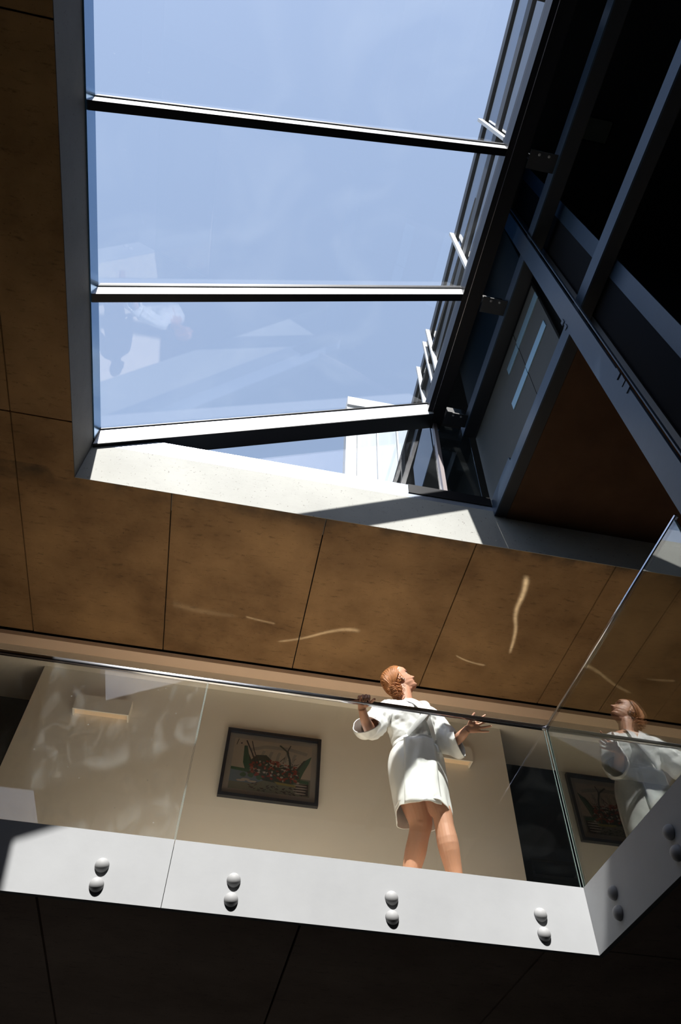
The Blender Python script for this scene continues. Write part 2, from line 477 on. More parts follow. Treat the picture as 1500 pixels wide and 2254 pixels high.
fas = empty('trim_2', (0.4, 3.6, 1.487), kind='structure')
FZ0, FZ1 = 1.487, 1.813
for a, b in ((-5.4, -2.802), (-2.798, -0.200), (-0.197, 1.956)):
    bm = bmesh.new()
    if b > 1.9:
        prism(bm, [(a, 3.60, FZ0), (b, 3.60, FZ0), (b + 0.028, 3.628, FZ0), (a, 3.628, FZ0)], (0, 0, FZ1 - FZ0))
    else:
        box(bm, a, b, 3.60, 3.628, FZ0, FZ1)
    obj('fascia_panel', bm, 'fascia', fas)
for a, b in ((0.5, 1.998), (2.001, 3.60)):
    bm = bmesh.new()
    if b > 3.5:
        prism(bm, [(1.957, a, FZ0), (1.957, b, FZ0), (1.985, b + .028, FZ0), (1.985, a, FZ0)], (0, 0, FZ1 - FZ0))
    else:
        box(bm, 1.957, 1.985, a, b, FZ0, FZ1)
    obj('fascia_panel', bm, 'fascia', fas)

# ================================================================ SKYLIGHT (window_1)
SL = 0.511
def roofz(x): return ZF + SL * (x + 1.48)
RX0, RX1 = -1.48, 1.40
NRM = Vector((-SL, 0, 1)).normalized()
win = empty('window_1', (0, 2, ZF), kind='structure')
def slopebar(name, m, y0, y1, top, bot, x0=RX0, x1=RX1 + .06, par=win):
    bm = bmesh.new()
    A = Vector((x0, y0, roofz(x0) + bot)); B = Vector((x1, y0, roofz(x1) + bot))
    bar(bm, A, B, (0, y1 - y0, 0), (0, 0, top - bot))
    return obj(name, bm, m, par)
MY = [(0.985, 1.035), (2.205, 2.262)]
for y0, y1 in MY:
    mu = slopebar('mullion', 'alu', y0, y1, -0.012, -0.15)
    slopebar('gasket', 'black', y0 - .008, y1 + .008, -0.001, -0.012, par=mu)
    slopebar('bottom_flange', 'black', y0 - .002, y1 + .004, -0.1505, -0.158, par=mu)
    slopebar('cap_strip', 'black', y0 - .005, y1 + .01, 0.05, 0.013)
mu = slopebar('mullion', 'alu', 3.43, 3.60, -0.012, -0.22)
slopebar('gasket', 'black', 3.42, 3.6, -0.001, -0.012, par=mu)
slopebar('bottom_flange', 'black', 3.432, 3.60, -0.2205, -0.228, par=mu)
spans = [(-1.5, 0.985)] + [(MY[i][1], MY[i + 1][0]) for i in range(len(MY) - 1)] + [(MY[-1][1], 3.43), (3.43, 3.62)]
for y0, y1 in spans:
    slopebar('glass_pane', 'g_roof', y0, y1, 0.010, 0.0, x0=RX0, x1=RX1)
# left gutter strip in dark blue metal above the left upstand, far flashing
obj('edge_strip', bx(OX0 - 0.03, RX0, OY0, 3.44, ZU, ZF), 'strip', win)
obj('corner_piece', bx(OX0 - 0.03, RX0 + .001, 3.405, 3.46, ZU, ZF - .001), 'black', win)
bm = bmesh.new()
prism(bm, [(RX0, 3.46, ZU), (RX0, 3.46, ZF), (1.875, 3.46, ZF), (1.875, 3.46, ZU)], (0, 0.14, 0))
obj('flashing', bm, 'flash', win)
# ridge beam along the high side
bm = bmesh.new()
box(bm, 1.40, 1.447, -1.5, 3.62, 6.36, 6.60)
box(bm, 1.452, 1.575, -1.5, 3.62, 6.36, 6.70)
rb = obj('ridge_beam', bm, 'black', win)
obj('bright_bead', bx(1.4475, 1.4515, -1.5, 3.43, 6.352, 6.50), 'rail', rb)
for y in (1.01, 2.235, 3.44):
    bm = bmesh.new()
    box(bm, 1.576, 1.80, y - 0.07, y + 0.07, 6.30, 6.315)
    box(bm, 1.576, 1.80, y - 0.008, y + 0.008, 6.315, 6.52)
    br = obj('bracket', bm, 'steeldark', win)
    bm = bmesh.new()
    for dx in (0.05, 0.13):
        ellipsoid(bm, (1.60 + dx, y - 0.045, 6.299), 0.012, 0.012, 0.006, seg=8)
    obj('bolt', bm, 'cap', br, smooth=True)

# gable glazing on the far upstand (window_2)
gab = empty('window_2', (0.5, 3.55, ZF), kind='structure')
bm = bmesh.new()
prism(bm, [(-1.2, 3.592, ZF), (1.50, 3.592, ZF), (1.50, 3.592, roofz(1.40) - .2), (-1.1, 3.592, roofz(-1.1) - .19)], (0, 0.008, 0))
obj('glass_pane', bm, 'g_roof', gab)
obj('glass_pane', bx(1.53, 1.87, 3.592, 3.60, ZF, 6.4), 'g_dark', gab)
obj('frame_post', bx(1.492, 1.528, 3.55, 3.61, ZF, 6.36), mat('brown_post', (0.20, 0.17, 0.17), 0.4, 0.3), gab)
obj('flashing_shade', bx(1.13, 1.87, 3.452, 3.50, 4.93, 5.05), 'black', gab)  # black strip painting in the shadow band on the flashing

# taller wall of the neighbouring roof volume behind the near end of the skylight
bm = bmesh.new()
prism(bm, [(-2.2, -1.86, 4.87), (9, -1.86, 4.87), (9, -1.86, roofz(9) + 1.40), (-2.2, -1.86, roofz(-2.2) + 1.40)], (0, 0.3, 0))
obj('wall_roof_volume', bm, 'hall', kind='structure')
# small second rooflight over the hall, out of view but mirrored in the balustrade glass
SX0, SX1, SY0, SY1 = -3.4, -2.13, -1.86, -0.80
w4 = empty('window_4', (-2.8, -1.1, 4.4), kind='structure')
bm = bmesh.new()
for a in ((SX0 - .1, SX0, SY0, SY1), (SX1, SX1 + .1, SY0, SY1), (SX0 - .1, SX1 + .1, SY0 - .1, SY0), (SX0 - .1, SX1 + .1, SY1, SY1 + .1)):
    box(bm, *a, 4.434, 4.55)
obj('frame', bm, 'steel', w4)
obj('glass_pane', bx(SX0, SX1, SY0, SY1, 4.53, 4.54), 'g_roof', w4)

# ================================================================ RIGHT SIDE OF THE LIGHT WELL
def beam_box(name, label, x0, x1, y0, y1, z0, z1):
    e = empty(name, ((x0 + x1) / 2, (y0 + y1) / 2, z0), label, 'beam')
    bm = bmesh.new()
    box(bm, x0, x0 + 0.012, y0, y1, z0, z1)
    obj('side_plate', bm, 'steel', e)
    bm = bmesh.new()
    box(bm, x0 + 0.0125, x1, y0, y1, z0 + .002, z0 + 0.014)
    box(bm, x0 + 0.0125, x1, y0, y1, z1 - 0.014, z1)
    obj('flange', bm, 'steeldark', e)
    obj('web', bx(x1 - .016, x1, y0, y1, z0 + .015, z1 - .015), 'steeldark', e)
    return e
beam_box('steel_beam', 'upper horizontal steel beam joined by brackets to the skylight ridge', 1.80, 1.925, -1.49, 3.59, 6.26, 6.42)
beam_box('steel_beam', 'lower horizontal steel beam meeting the corner of the sunlit upstand', 1.87, 1.972, -1.49, 3.455, 4.80, 4.945)

# wide vertical post with two flanges and a recessed channel between them
post = empty('steel_post', (1.79, 1.5, -1.3), 'broad blue grey steel post in front of the dark triangular soffit, crossing both beams', 'post')
def lean(y_lo, y_hi, z_lo, z_hi, z):   # plan position of a slightly leaning edge
    return y_lo + (y_hi - y_lo) * (z - z_lo) / (z_hi - z_lo)
def leanslab(name, m, ya, yb, x0, x1, z0=-1.3, z1=7.9, par=post):
    """ya, yb = (y at z 2.7, y at z 7.5) for the two edges"""
    P = []
    for z in (z0, z1):
        a = lean(ya[0], ya[1], 2.7, 7.5, z); b = lean(yb[0], yb[1], 2.7, 7.5, z)
        P.append([(x0, a, z), (x0, b, z), (x1, b, z), (x1, a, z)])
    bm = bmesh.new()
    lo = [bm.verts.new(p) for p in P[0]]; hi = [bm.verts.new(p) for p in P[1]]
    bm.faces.new(lo); bm.faces.new(hi[::-1])
    for i in range(4): bm.faces.new((lo[i], hi[i], hi[(i + 1) % 4], lo[(i + 1) % 4]))
    return obj(name, bm, m, par)
leanslab('front_flange', 'steel', (1.497, 1.6465), (1.6464, 1.7907), 1.780, 1.796)
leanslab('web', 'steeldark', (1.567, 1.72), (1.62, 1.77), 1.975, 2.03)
leanslab('edge_bead', 'steel', (1.469, 1.6126), (1.477, 1.620), 1.782, 1.798)
leanslab('rear_flange', 'steel', (1.17, 1.32), (1.29, 1.44), 1.977, 1.984)
leanslab('infill_plate', 'dark', (1.295, 1.445), (1.565, 1.715), 1.988, 2.0)
bm = bmesh.new()
for k, z in enumerate((3.62, 3.70, 3.79)):
    z *= .957; yy = lean(1.497, 1.6465, 2.7, 7.5, z)
    obj('weld_plate', bx(1.774 - .002 * k, 1.7795, yy - 0.012, yy + 0.03, z, z + 0.065), 'steel', post)
for z in (4.86, 4.95):
    z *= .957; yy = lean(1.6464, 1.7907, 2.7, 7.5, z)
    obj('weld_plate', bx(1.774, 1.7795, yy - 0.02, yy + 0.012, z, z + 0.045), 'steel', post)

# soffit of the upper floor seen through the well, and the upper dark room
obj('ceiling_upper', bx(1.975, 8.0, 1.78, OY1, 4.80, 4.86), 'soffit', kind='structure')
room = empty('wall_upper_room', (4, 2, 4.9), kind='structure')
obj('ceiling_board', bx(1.6, 8.0, -4, 6, 8.0, 8.1), 'room', room)
obj('wall_board', bx(2.05, 8.0, 1.95, 2.05, 4.96, 8.0), 'room', room)
obj('wall_board', bx(7.9, 8.0, -4, 1.95, 4.9, 8.0), 'room', room)
obj('wall_board', bx(1.6, 8.0, -4.1, -4, 4.9, 8.0), 'room', room)
# lit-up clerestory panel behind the lower part, with two slit windows
cl = empty('window_3', (1.95, 2.6, 4.95), kind='structure')
obj('panel', bx(1.94, 1.96, 1.97, 2.44, 4.95, 6.26), 'grey', cl)
obj('panel', bx(1.94, 1.96, 2.448, 3.59, 4.95, 6.26), 'grey', cl)
obj('slit_glass', bx(1.932, 1.94, 1.96, 2.44, 5.96, 6.08), 'g_slit', cl)
obj('slit_glass', bx(1.932, 1.94, 2.448, 2.70, 5.95, 6.06), 'g_slit', cl)
obj('slit_glass', bx(1.932, 1.94, 2.02, 2.44, 5.50, 5.61), 'g_slit', cl)
obj('slit_glass', bx(1.932, 1.94, 2.448, 2.80, 5.49, 5.60), 'g_slit', cl)
obj('upper_panel', bx(1.94, 1.96, 1.95, 3.59, 6.43, 8.0), 'grey', cl)
obj('side_sill', bx(1.875, 1.93, 3.0, 3.45, 4.95, 5.02), 'steel', cl)
vent = empty('ceiling_vent', (2.56, 0.9, 7.97), 'small square olive vent set in the dark upper ceiling', 'vent')
obj('vent_frame', bx(2.41, 2.71, 0.79, 1.02, 7.985, 7.999), 'dark', vent)
obj('vent_cover', bx(2.43, 2.69, 0.81, 1.00, 7.97, 7.984), 'olive', vent)

# ---- glazed facade rising outside beyond the ridge beam
fac = empty('glazed_facade', (1.6, 2.3, 6.75), 'tall exterior glazed wall with dark rails and white posts seen through the skylight edge', 'facade')
def fp(y, z, off=0): return Vector((1.530 + 0.0284 * y + off, y, z))
for z0, z1 in ((8.55, 8.70), (7.74, 7.93)):
    bm = bmesh.new()
    bar(bm, fp(-4, z0), fp(4.9, z0), (0.05, 0, 0), (0, 0, z1 - z0))
    obj('rail', bm, 'steeldark', fac)
fy = [-3.6, -2.4, -1.2, 0.0, 1.12, 2.33, 3.55, 3.72, 4.08, 4.9]
for a, b in zip(fy, fy[1:]):
    for z0, z1 in ((6.75, 7.74), (7.93, 8.55)):
        bm = bmesh.new()
        bar(bm, fp(a + .02, z0, .02), fp(b - .02, z0, .02), (0.01, 0, 0), (0, 0, z1 - z0))
        obj('glass_pane', bm, 'g_fac', fac)
for y in fy[1:-1]:
    bm = bmesh.new()
    q = [fp(y, 8.72, -.05), fp(y + .03, 8.72, -.05), fp(y + .03, 8.72, .0), fp(y, 8.72, .0)]
    prism(bm, q, fp(y - 0.1, 7.15, 0) - fp(y, 8.72, 0))
    obj('post', bm, 'white', fac)
obj('roof_slab', bx(1.75, 8.0, -4, 4.9, 8.2, 8.5), 'dark', fac)

# ---- white building farther away
bld = empty('building', (3, 8.3, -1.3), 'white rendered building with pale glazing seen through the gable glass', 'building')
obj('pillar', bx(1.34, 1.57, 8.0, 8.3, -1.3, 14.4), 'white', bld)
obj('parapet', bx(1.34, 6.0, 7.95, 8.3, 14.4, 14.75), 'white', bld)
for i in range(5):
    x = 1.6 + i * 0.45
    obj('facade_panel', bx(x, x + 0.42, 8.1, 8.2, -1.3, 14.4), 'ext', bld)
    obj('fin', bx(x + .42, x + 0.45, 8.02, 8.2, -1.3, 14.4), 'white', bld)

# ================================================================ BALUSTRADES
def dome(parent, c, axis):
    bm = bmesh.new()
    bmesh.ops.create_uvsphere(bm, u_segments=20, v_segments=12, radius=0.034)
    for v in bm.verts:
        if axis == 'y':
            v.co.y = v.co.y * 0.95 if v.co.y < 0 else v.co.y * 0.1
        else:
            v.co.x = v.co.x * 0.95 if v.co.x < 0 else v.co.x * 0.1
    bmesh.ops.translate(bm, verts=bm.verts, vec=Vector(c))
    obj('bolt_cap', bm, 'cap', parent, smooth=True)

def pane(name, m, parent, x0, x1, y0, y1, z0, z1):
    p = obj(name, bx(x0, x1, y0, y1, z0, z1), m, parent)
    return p

fb = empty('glass_balustrade', (0.4, 3.61, 1.815), 'long glass balustrade with steel handrail that the woman leans on', 'balustrade')
for a, b in ((-2.80, -0.204), (-0.197, 1.944)):
    p = pane('glass_panel', 'g_dusty' if a < -1 else 'g_rail', fb, a, b, 3.603, 3.613, 1.815, 2.800)
    for e in (a, b):
        s = -1 if e == a else 1
        obj('polished_edge', bx(min(e, e + s * .0015), max(e, e + s * .0015), 3.603, 3.613, 1.815, 2.800), 'g_edge', p)
def handrail(parent, A, B, r=0.0135):
    bm = bmesh.new()
    A = Vector(A); B = Vector(B); d = (B - A).normalized()
    s = d.cross(Vector((0, 0, 1)))
    ring = []
    prof = [(-1, -0.5), (-0.9, -0.85), (-0.5, -1), (0.5, -1), (0.9, -0.85), (1, -0.5), (1, 0.5), (0.9, 0.85), (0.5, 1), (-0.5, 1), (-0.9, 0.85), (-1, 0.5)]
    a = [bm.verts.new(A + s * (x * r * 1.1) + Vector((0, 0, y * r))) for x, y in prof]
    b = [bm.verts.new(B + s * (x * r * 1.1) + Vector((0, 0, y * r))) for x, y in prof]
    n = len(prof)
    for i in range(n): bm.faces.new((a[i], a[(i + 1) % n], b[(i + 1) % n], b[i]))
    bm.faces.new(a[::-1]); bm.faces.new(b)
    return obj('handrail', bm, 'rail', parent, smooth=True)
handrail(fb, (-2.80, 3.608, 2.812), (1.952, 3.608, 2.812))
for x in (-1.77, -1.14, -0.513, 0.119, 0.907, 1.683):
    for z in (1.647, 1.556): dome(fb, (x, 3.599, z), 'y')

sb = empty('glass_balustrade', (1.96, 2.7, 1.815), 'side glass balustrade mirroring the woman, running from the corner towards the steel post', 'balustrade')
p = pane('glass_panel', 'g_side', sb, 1.958, 1.970, 1.86, 3.598, 1.815, 2.800)
obj('polished_edge', bx(1.957, 1.971, 1.857, 1.86, 1.815, 2.8), 'g_edge', p)
obj('polished_edge', bx(1.957, 1.971, 3.598, 3.602, 1.815, 2.8), 'g_edge', p)
handrail(sb, (1.966, 1.84, 2.812), (1.966, 3.60, 2.812), 0.010)
for y in (3.313, 2.722, 2.13):
    for z in (1.66, 1.567): dome(sb, (1.956, y, z), 'x')
obj('corner_bracket', bevel(bx(1.944, 1.976, 3.596, 3.62, 2.797, 2.827), .003), 'silver', fb)

# ================================================================ PICTURE
pic = empty('framed_picture', (0.37, 5.58, 3.18), 'dark framed print of a boat filled with red fruit hanging on the cream wall', 'picture')
PX0, PX1, PZ0, PZ1, PY = -0.048, 0.795, 3.215, 3.862, 5.565
bm = bmesh.new()
t_ = 0.028
box(bm, PX0, PX1, PY - .01, 5.598, PZ0, PZ0 + t_); box(bm, PX0, PX1, PY - .01, 5.598, PZ1 - t_, PZ1)
box(bm, PX0, PX0 + t_, PY - .01, 5.598, PZ0 + t_, PZ1 - t_); box(bm, PX1 - t_, PX1, PY - .01, 5.598, PZ0 + t_, PZ1 - t_)
obj('frame', bm, 'frame', pic)
obj('mount', bx(PX0 + t_, PX1 - t_, 5.588, 5.596, PZ0 + t_, PZ1 - t_), 'mount', pic)
AX0, AX1, AZ0, AZ1 = PX0 + .075, PX1 - .075, PZ0 + .085, PZ1 - .075
AW, AH = AX1 - AX0, AZ1 - AZ0
pcol = {'green': (0.03, 0.15, 0.08), 'dgreen': (0.015, 0.05, 0.035), 'red': (0.34, 0.035, 0.02), 'ink': (0.015, 0.014, 0.014), 'blue': (0.18, 0.28, 0.36), 'grey': (0.22, 0.24, 0.19), 'pale': (0.62, 0.55, 0.48), 'yellow': (0.38, 0.34, 0.10), 'wash': (0.42, 0.40, 0.33), 'rose': (0.50, 0.14, 0.09)}
pm = {k: mat('print_' + k, v, 0.8) for k, v in pcol.items()}
pk = list(pcol)
bm = bmesh.new()
lay = [0]
def art(pts, c):
    lay[0] += 1
    y = 5.5868 - lay[0] * 0.000006
    f = bm.faces.new([bm.verts.new((AX0 + u * AW, y, AZ0 + v * AH)) for u, v in pts])
    f.material_index = 1 + pk.index(c)
def stroke(pts, w, c):
    L, Rr = [], []
    for i, p in enumerate(pts):
        a = pts[max(i - 1, 0)]; b = pts[min(i + 1, len(pts) - 1)]
        dx, dy = b[0] - a[0], b[1] - a[1]; l = math.hypot(dx, dy) or 1
        L.append((p[0] - dy / l * w, p[1] + dx / l * w)); Rr.append((p[0] + dy / l * w, p[1] - dx / l * w))
    art(L + Rr[::-1], c)
def blob(u, v, ru, rv, c, n=9, a0=0):
    art([(u + math.cos(a0 + 2 * PI * k / n) * ru * random.uniform(.8, 1.15), v + math.sin(a0 + 2 * PI * k / n) * rv * random.uniform(.8, 1.15)) for k in range(n)], c)
f = bm.faces.new([bm.verts.new(p) for p in ((AX0, 5.587, AZ0), (AX1, 5.587, AZ0), (AX1, 5.587, AZ1), (AX0, 5.587, AZ1))]); f.material_index = 0
art([(0, .0), (1, 0), (1, .33), (0, .40)], 'grey')
art([(0, .14), (.30, .14), (.55, .30), (.45, .37), (0, .40)], 'blue')
art([(0, .37), (.30, .33), (.98, .24), (.98, .30), (.3, .40), (0, .42)], 'green')
art([(.20, .82), (.40, .92), (.70, .93), (.95, .86), (.93, .80), (.7, .86), (.4, .85), (.22, .76)], 'wash')
for k in range(5): stroke([(.36 + k * .1, .62), (.37 + k * .1, .72), (.39 + k * .1, .80)], .018, 'wash')
art([(.14, .72), (.24, .34), (.42, .22), (.72, .18), (.86, .28), (.98, .74), (.90, .70), (.82, .52), (.5, .50), (.26, .54), (.20, .70)], 'dgreen')
art([(.13, .86), (.17, .86), (.22, .58), (.25, .36), (.19, .34), (.14, .52)], 'green')
art([(1.0, .80), (.93, .72), (.86, .55), (.80, .36), (.76, .20), (.84, .26), (.92, .5), (.97, .66)], 'green')
art([(.24, .60), (.30, .70), (.42, .72), (.5, .62), (.4, .5), (.26, .48)], 'dgreen')
for k in range(190):
    u = random.uniform(.23, .86); lo = .30 - .12 * (u - .2); hi = .58 - .04 * math.sin(u * 9)
    v = random.uniform(lo, hi)
    blob(u, v, random.uniform(.012, .026), random.uniform(.014, .028), random.choice(['red', 'red', 'red', 'rose', 'pale', 'ink', 'dgreen']), 7)
for k in range(60):
    u = random.uniform(.2, .86); v = random.uniform(.3, .68)
    stroke([(u, v), (u + random.uniform(-.05, .05), v + random.uniform(-.04, .05))], .003, 'ink')
stroke([(.15, .97), (.24, .72), (.33, .42)], .009, 'ink')
stroke([(.22, .97), (.26, .78), (.34, .52)], .006, 'ink')
stroke([(.58, .95), (.68, .84), (.72, .68), (.74, .50)], .013, 'dgreen')
stroke([(.72, .97), (.69, .86), (.70, .80)], .007, 'ink')
stroke([(.66, .72), (.60, .62)], .005, 'ink')
stroke([(.03, .86), (.05, .98)], .004, 'ink'); blob(.09, .90, .012, .016, 'ink')
art([(.55, .22), (.85, .20), (.84, .16), (.6, .17)], 'yellow')
for k in range(60):
    u = random.uniform(.22, .92); v = random.uniform(.02, .15)
    stroke([(u - .015, v), (u + .015, v + random.choice([-.02, .02]))], .005, 'ink')
for u, v in ((.16, .28), (.26, .29), (.36, .26)): blob(u, v, .04, .05, 'green')
for u, v in ((.14, .17), (.20, .20), (.28, .17)): blob(u, v, .06, .02, 'pale')
art([(.88, .02), (.98, .02), (.98, .24), (.84, .22), (.80, .12)], 'ink')
for k in range(4): blob(.88, .05 + k * .05, .085, .014, 'pale')
obj('print', bm, ['paper'] + [pm[k] for k in pk], pic)
obj('glazing', bx(PX0 + t_, PX1 - t_, 5.5785, 5.5815, PZ0 + t_, PZ1 - t_), glass('picture_glass', (0.97, 0.97, 0.97), 1.0), pic)

# ================================================================ WALL LAMPS
M['diff'] = mat('diffuser', (0.85, 0.62, 0.38), 0.5)
M['diff'].node_tree.nodes['Principled BSDF'].inputs['Emission Color'].default_value = (1.0, 0.70, 0.42, 1)
M['diff'].node_tree.nodes['Principled BSDF'].inputs['Emission Strength'].default_value = 0.10
def lamp(x0, x1, z0, label):
    e = empty('wall_lamp', ((x0 + x1) / 2, YW, z0), label, 'lamp', 'plaster wall lamps')
    bm = bmesh.new()
    H = 0.15; D = 0.11
    box(bm, x0, x1, YW - D, YW - D + .012, z0, z0 + H)
    box(bm, x0, x0 + .012, YW - D + .012, YW - .001, z0, z0 + H)
    box(bm, x1 - .012, x1, YW - D + .012, YW - .001, z0, z0 + H)
    obj('housing', bm, 'wall', e)
    obj('diffuser', bx(x0 + .013, x1 - .013, YW - D + .014, YW - .002, z0 + .025, z0 + .035), M['diff'], e)
lamp(-1.40, -0.92, 3.80, 'shallow rectangular plaster wall lamp on the cream wall left of the picture')
lamp(1.80, 2.19, 3.80, 'shallow rectangular plaster wall lamp partly hidden behind the white robe')

# ================================================================ GLINT LAMPS
# added spot lamps masked to imitate handrail sun glints: narrow curved slivers on the ceiling
def glint_lamp(name, src, pts, w0, w1, power, across=False):
    h = ZC - src[2]
    d = bpy.data.lights.new(name, 'SPOT')
    d.energy = power; d.spot_size = math.radians(120); d.spot_blend = 0.1; d.shadow_soft_size = 0.002
    d.color = (0.80, 0.92, 1.0)
    d.use_nodes = True
    t = d.node_tree; L = t.links.new
    em = t.nodes['Emission']
    tc = t.nodes.new('ShaderNodeTexCoord')
    sx = t.nodes.new('ShaderNodeSeparateXYZ'); L(tc.outputs['Normal'], sx.inputs[0])
    def mth(op, a, b=None, clamp=False):
        n = t.nodes.new('ShaderNodeMath'); n.operation = op; n.use_clamp = clamp
        for i, v in enumerate((a, b)):
            if v is None: continue
            if isinstance(v, (int, float)): n.inputs[i].default_value = v
            else: L(v, n.inputs[i])
        return n.outputs[0]
    az = mth('ABSOLUTE', sx.outputs[2])
    X = mth('ADD', mth('MULTIPLY', mth('DIVIDE', sx.outputs[0], az), h), src[0])
    Y = mth('ADD', mth('MULTIPLY', mth('DIVIDE', sx.outputs[1], az), -h), src[1])
    A, B = (Y, X) if across else (X, Y)
    P = [(p[1], p[0]) if across else p for p in pts]
    a0, a1 = P[0][0], P[-1][0]
    b0, b1 = min(p[1] for p in P) - .1, max(p[1] for p in P) + .1
    f = mth('DIVIDE', mth('SUBTRACT', A, a0), a1 - a0)
    cv = t.nodes.new('ShaderNodeFloatCurve')
    c = cv.mapping.curves[0]
    q = [((p[0] - a0) / (a1 - a0), (p[1] - b0) / (b1 - b0)) for p in P]
    c.points[0].location = q[0]; c.points[1].location = q[-1]
    for p in q[1:-1]: c.points.new(*p)
    cv.mapping.update()
    L(f, cv.inputs['Value'])
    cen = mth('ADD', mth('MULTIPLY', cv.outputs[0], b1 - b0), b0)
    w = mth('ADD', mth('MULTIPLY', f, w1 - w0), w0)
    r = mth('DIVIDE', mth('SUBTRACT', B, cen), w)
    g_ = mth('POWER', 2.718, mth('MULTIPLY', mth('MULTIPLY', r, r), -1.0))
    e0 = mth('MULTIPLY', f, 14.0, True)
    e1 = mth('MULTIPLY', mth('SUBTRACT', 1.0, f), 14.0, True)
    m_ = mth('MULTIPLY', g_, mth('MULTIPLY', e0, e1))
    nz_ = t.nodes.new('ShaderNodeTexNoise'); nz_.inputs['Scale'].default_value = 26
    cm = t.nodes.new('ShaderNodeCombineXYZ'); L(A, cm.inputs[0]); L(cm.outputs[0], nz_.inputs['Vector'])
    m_ = mth('MULTIPLY', m_, mth('ADD', nz_.outputs['Fac'], 0.5))
    L(m_, em.inputs['Strength'])
    o = bpy.data.objects.new(name, d); COL.objects.link(o)
    o.location = src; o.rotation_euler = (PI, 0, 0)
glint_lamp('glint_lamp', (1.75, 3.57, 2.84), [(2.353, 4.667), (2.305, 4.37), (2.227, 4.124), (2.214, 3.905), (2.169, 3.702)][::-1], .022, .012, 230, True)
glint_lamp('glint_lamp', (0.45, 3.57, 2.84), [(0.255, 4.951), (0.451, 4.871), (0.751, 4.696), (0.868, 4.659), (0.971, 4.66)], .012, .022, 200)
glint_lamp('glint_lamp', (0.05, 3.57, 2.84), [(-0.063, 4.689), (0.06, 4.709), (0.212, 4.724)], .010, .012, 170)
glint_lamp('glint_lamp', (-0.40, 3.57, 2.84), [(-0.719, 4.66), (-0.5, 4.70), (-0.142, 4.701)], .045, .020, 45)
glint_lamp('glint_lamp', (1.80, 3.57, 2.84), [(1.878, 4.783), (2.011, 4.838), (2.192, 4.862)], .009, .011, 170)

#P0#
# ================================================================ PERSON
per = empty('person', (1.22, 3.98, 1.80), 'woman in a short white satin robe holding the handrail, face turned up to the skylight', 'person')
V = Vector

def limb(bm, keys, nseg=24, n=20):
    """keys: (x,y,z, rx, ry) ring axes kept in a frame following the path"""
    P = [V(k[:3]) for k in keys]
    full = []
    for i, k in enumerate(keys):
        d = (P[min(i + 1, len(P) - 1)] - P[max(i - 1, 0)]).normalized()
        u = V((1, 0, 0)) - d * d.x
        if u.length < 0.3: u = V((0, 1, 0)) - d * d.y
        u.normalize(); w = d.cross(u)
        full.append((*P[i], *(u * k[3]), *(w * k[4])))
    loft(bm, full, nseg, n)

body = bmesh.new()
# legs (viewer's left = her right leg)
limb(body, [(1.10, 3.97, 2.62, .085, .085), (1.13, 3.97, 2.50, .092, .090), (1.182, 3.985, 2.37, .084, .082), (1.203, 3.995, 2.28, .071, .070), (1.190, 4.01, 2.21, .062, .066), (1.170, 4.035, 2.12, .063, .068), (1.145, 4.06, 2.02, .052, .056), (1.128, 4.08, 1.91, .039, .043), (1.122, 4.085, 1.83, .036, .045)])
ellipsoid(body, (1.195, 3.950, 2.272), .036, .023, .044)
limb(body, [(1.265, 3.97, 2.62, .080, .085), (1.270, 3.95, 2.48, .080, .082), (1.290, 3.915, 2.37, .068, .068), (1.306, 3.882, 2.30, .061, .060), (1.315, 3.885, 2.22, .057, .059), (1.330, 3.895, 2.12, .062, .068), (1.360, 3.935, 2.01, .050, .054), (1.388, 3.965, 1.90, .037, .042), (1.396, 3.975, 1.83, .035, .044)])
ellipsoid(body, (1.306, 3.842, 2.302), .036, .025, .044)
for fx, fy, dx in ((1.122, 4.085, -0.05), (1.396, 3.975, 0.12)):
    d = V((dx, -1, 0)).normalized()
    f0 = V((fx, fy, 1.80))
    ks = []
    for s, hw, hh, zc in ((-0.045, .030, .030, .032), (0.0, .036, .042, .042), (0.06, .037, .032, .033), (0.12, .042, .022, .023), (0.165, .040, .014, .015), (0.185, .028, .010, .012)):
        c = f0 + d * s; c.z = 1.80 + zc
        sd = V((-d.y, d.x, 0)) * hw
        ks.append((*c, *sd, 0, 0, hh))
    loft(body, ks, 18, 16)
    for k in range(5):
        w = (k - 2) * 0.017
        c = f0 + d * (0.185 - abs(k - 1.2) * 0.006) + V((-d.y, d.x, 0)) * w; c.z = 1.812
        ellipsoid(body, c, .010, .016, .010, seg=10)
# torso
limb(body, [(1.19, 3.97, 2.52, .15, .10), (1.19, 3.97, 2.62, .17, .115), (1.185, 3.95, 2.72, .140, .10), (1.18, 3.94, 2.80, .120, .09), (1.172, 3.93, 2.90, .140, .105), (1.165, 3.925, 3.00, .150, .105), (1.16, 3.935, 3.06, .140, .085), (1.15, 3.95, 3.10, .075, .06)])
# neck
limb(body, [(1.150, 3.955, 3.05, .060, .058), (1.146, 3.955, 3.12, .052, .052), (1.130, 3.955, 3.19, .048, .050), (1.112, 3.958, 3.26, .048, .05)], 12, 18)
# arms: her right (viewer's left)
limb(body, [(1.04, 3.94, 3.045, .060, .055), (0.985, 3.92, 3.02, .055, .052), (0.93, 3.885, 2.92, .047, .047), (0.878, 3.85, 2.815, .041, .041), (0.858, 3.815, 2.765, .038, .038), (0.832, 3.765, 2.760, .036, .037), (0.795, 3.70, 2.765, .030, .033), (0.768, 3.648, 2.797, .024, .029)])
limb(body, [(1.28, 3.94, 3.035, .060, .055), (1.335, 3.92, 3.00, .055, .052), (1.358, 3.89, 2.90, .047, .047), (1.372, 3.86, 2.80, .041, .040), (1.382, 3.825, 2.755, .037, .036), (1.405, 3.77, 2.745, .034, .035), (1.432, 3.70, 2.748, .030, .032), (1.452, 3.668, 2.765, .022, .029)])

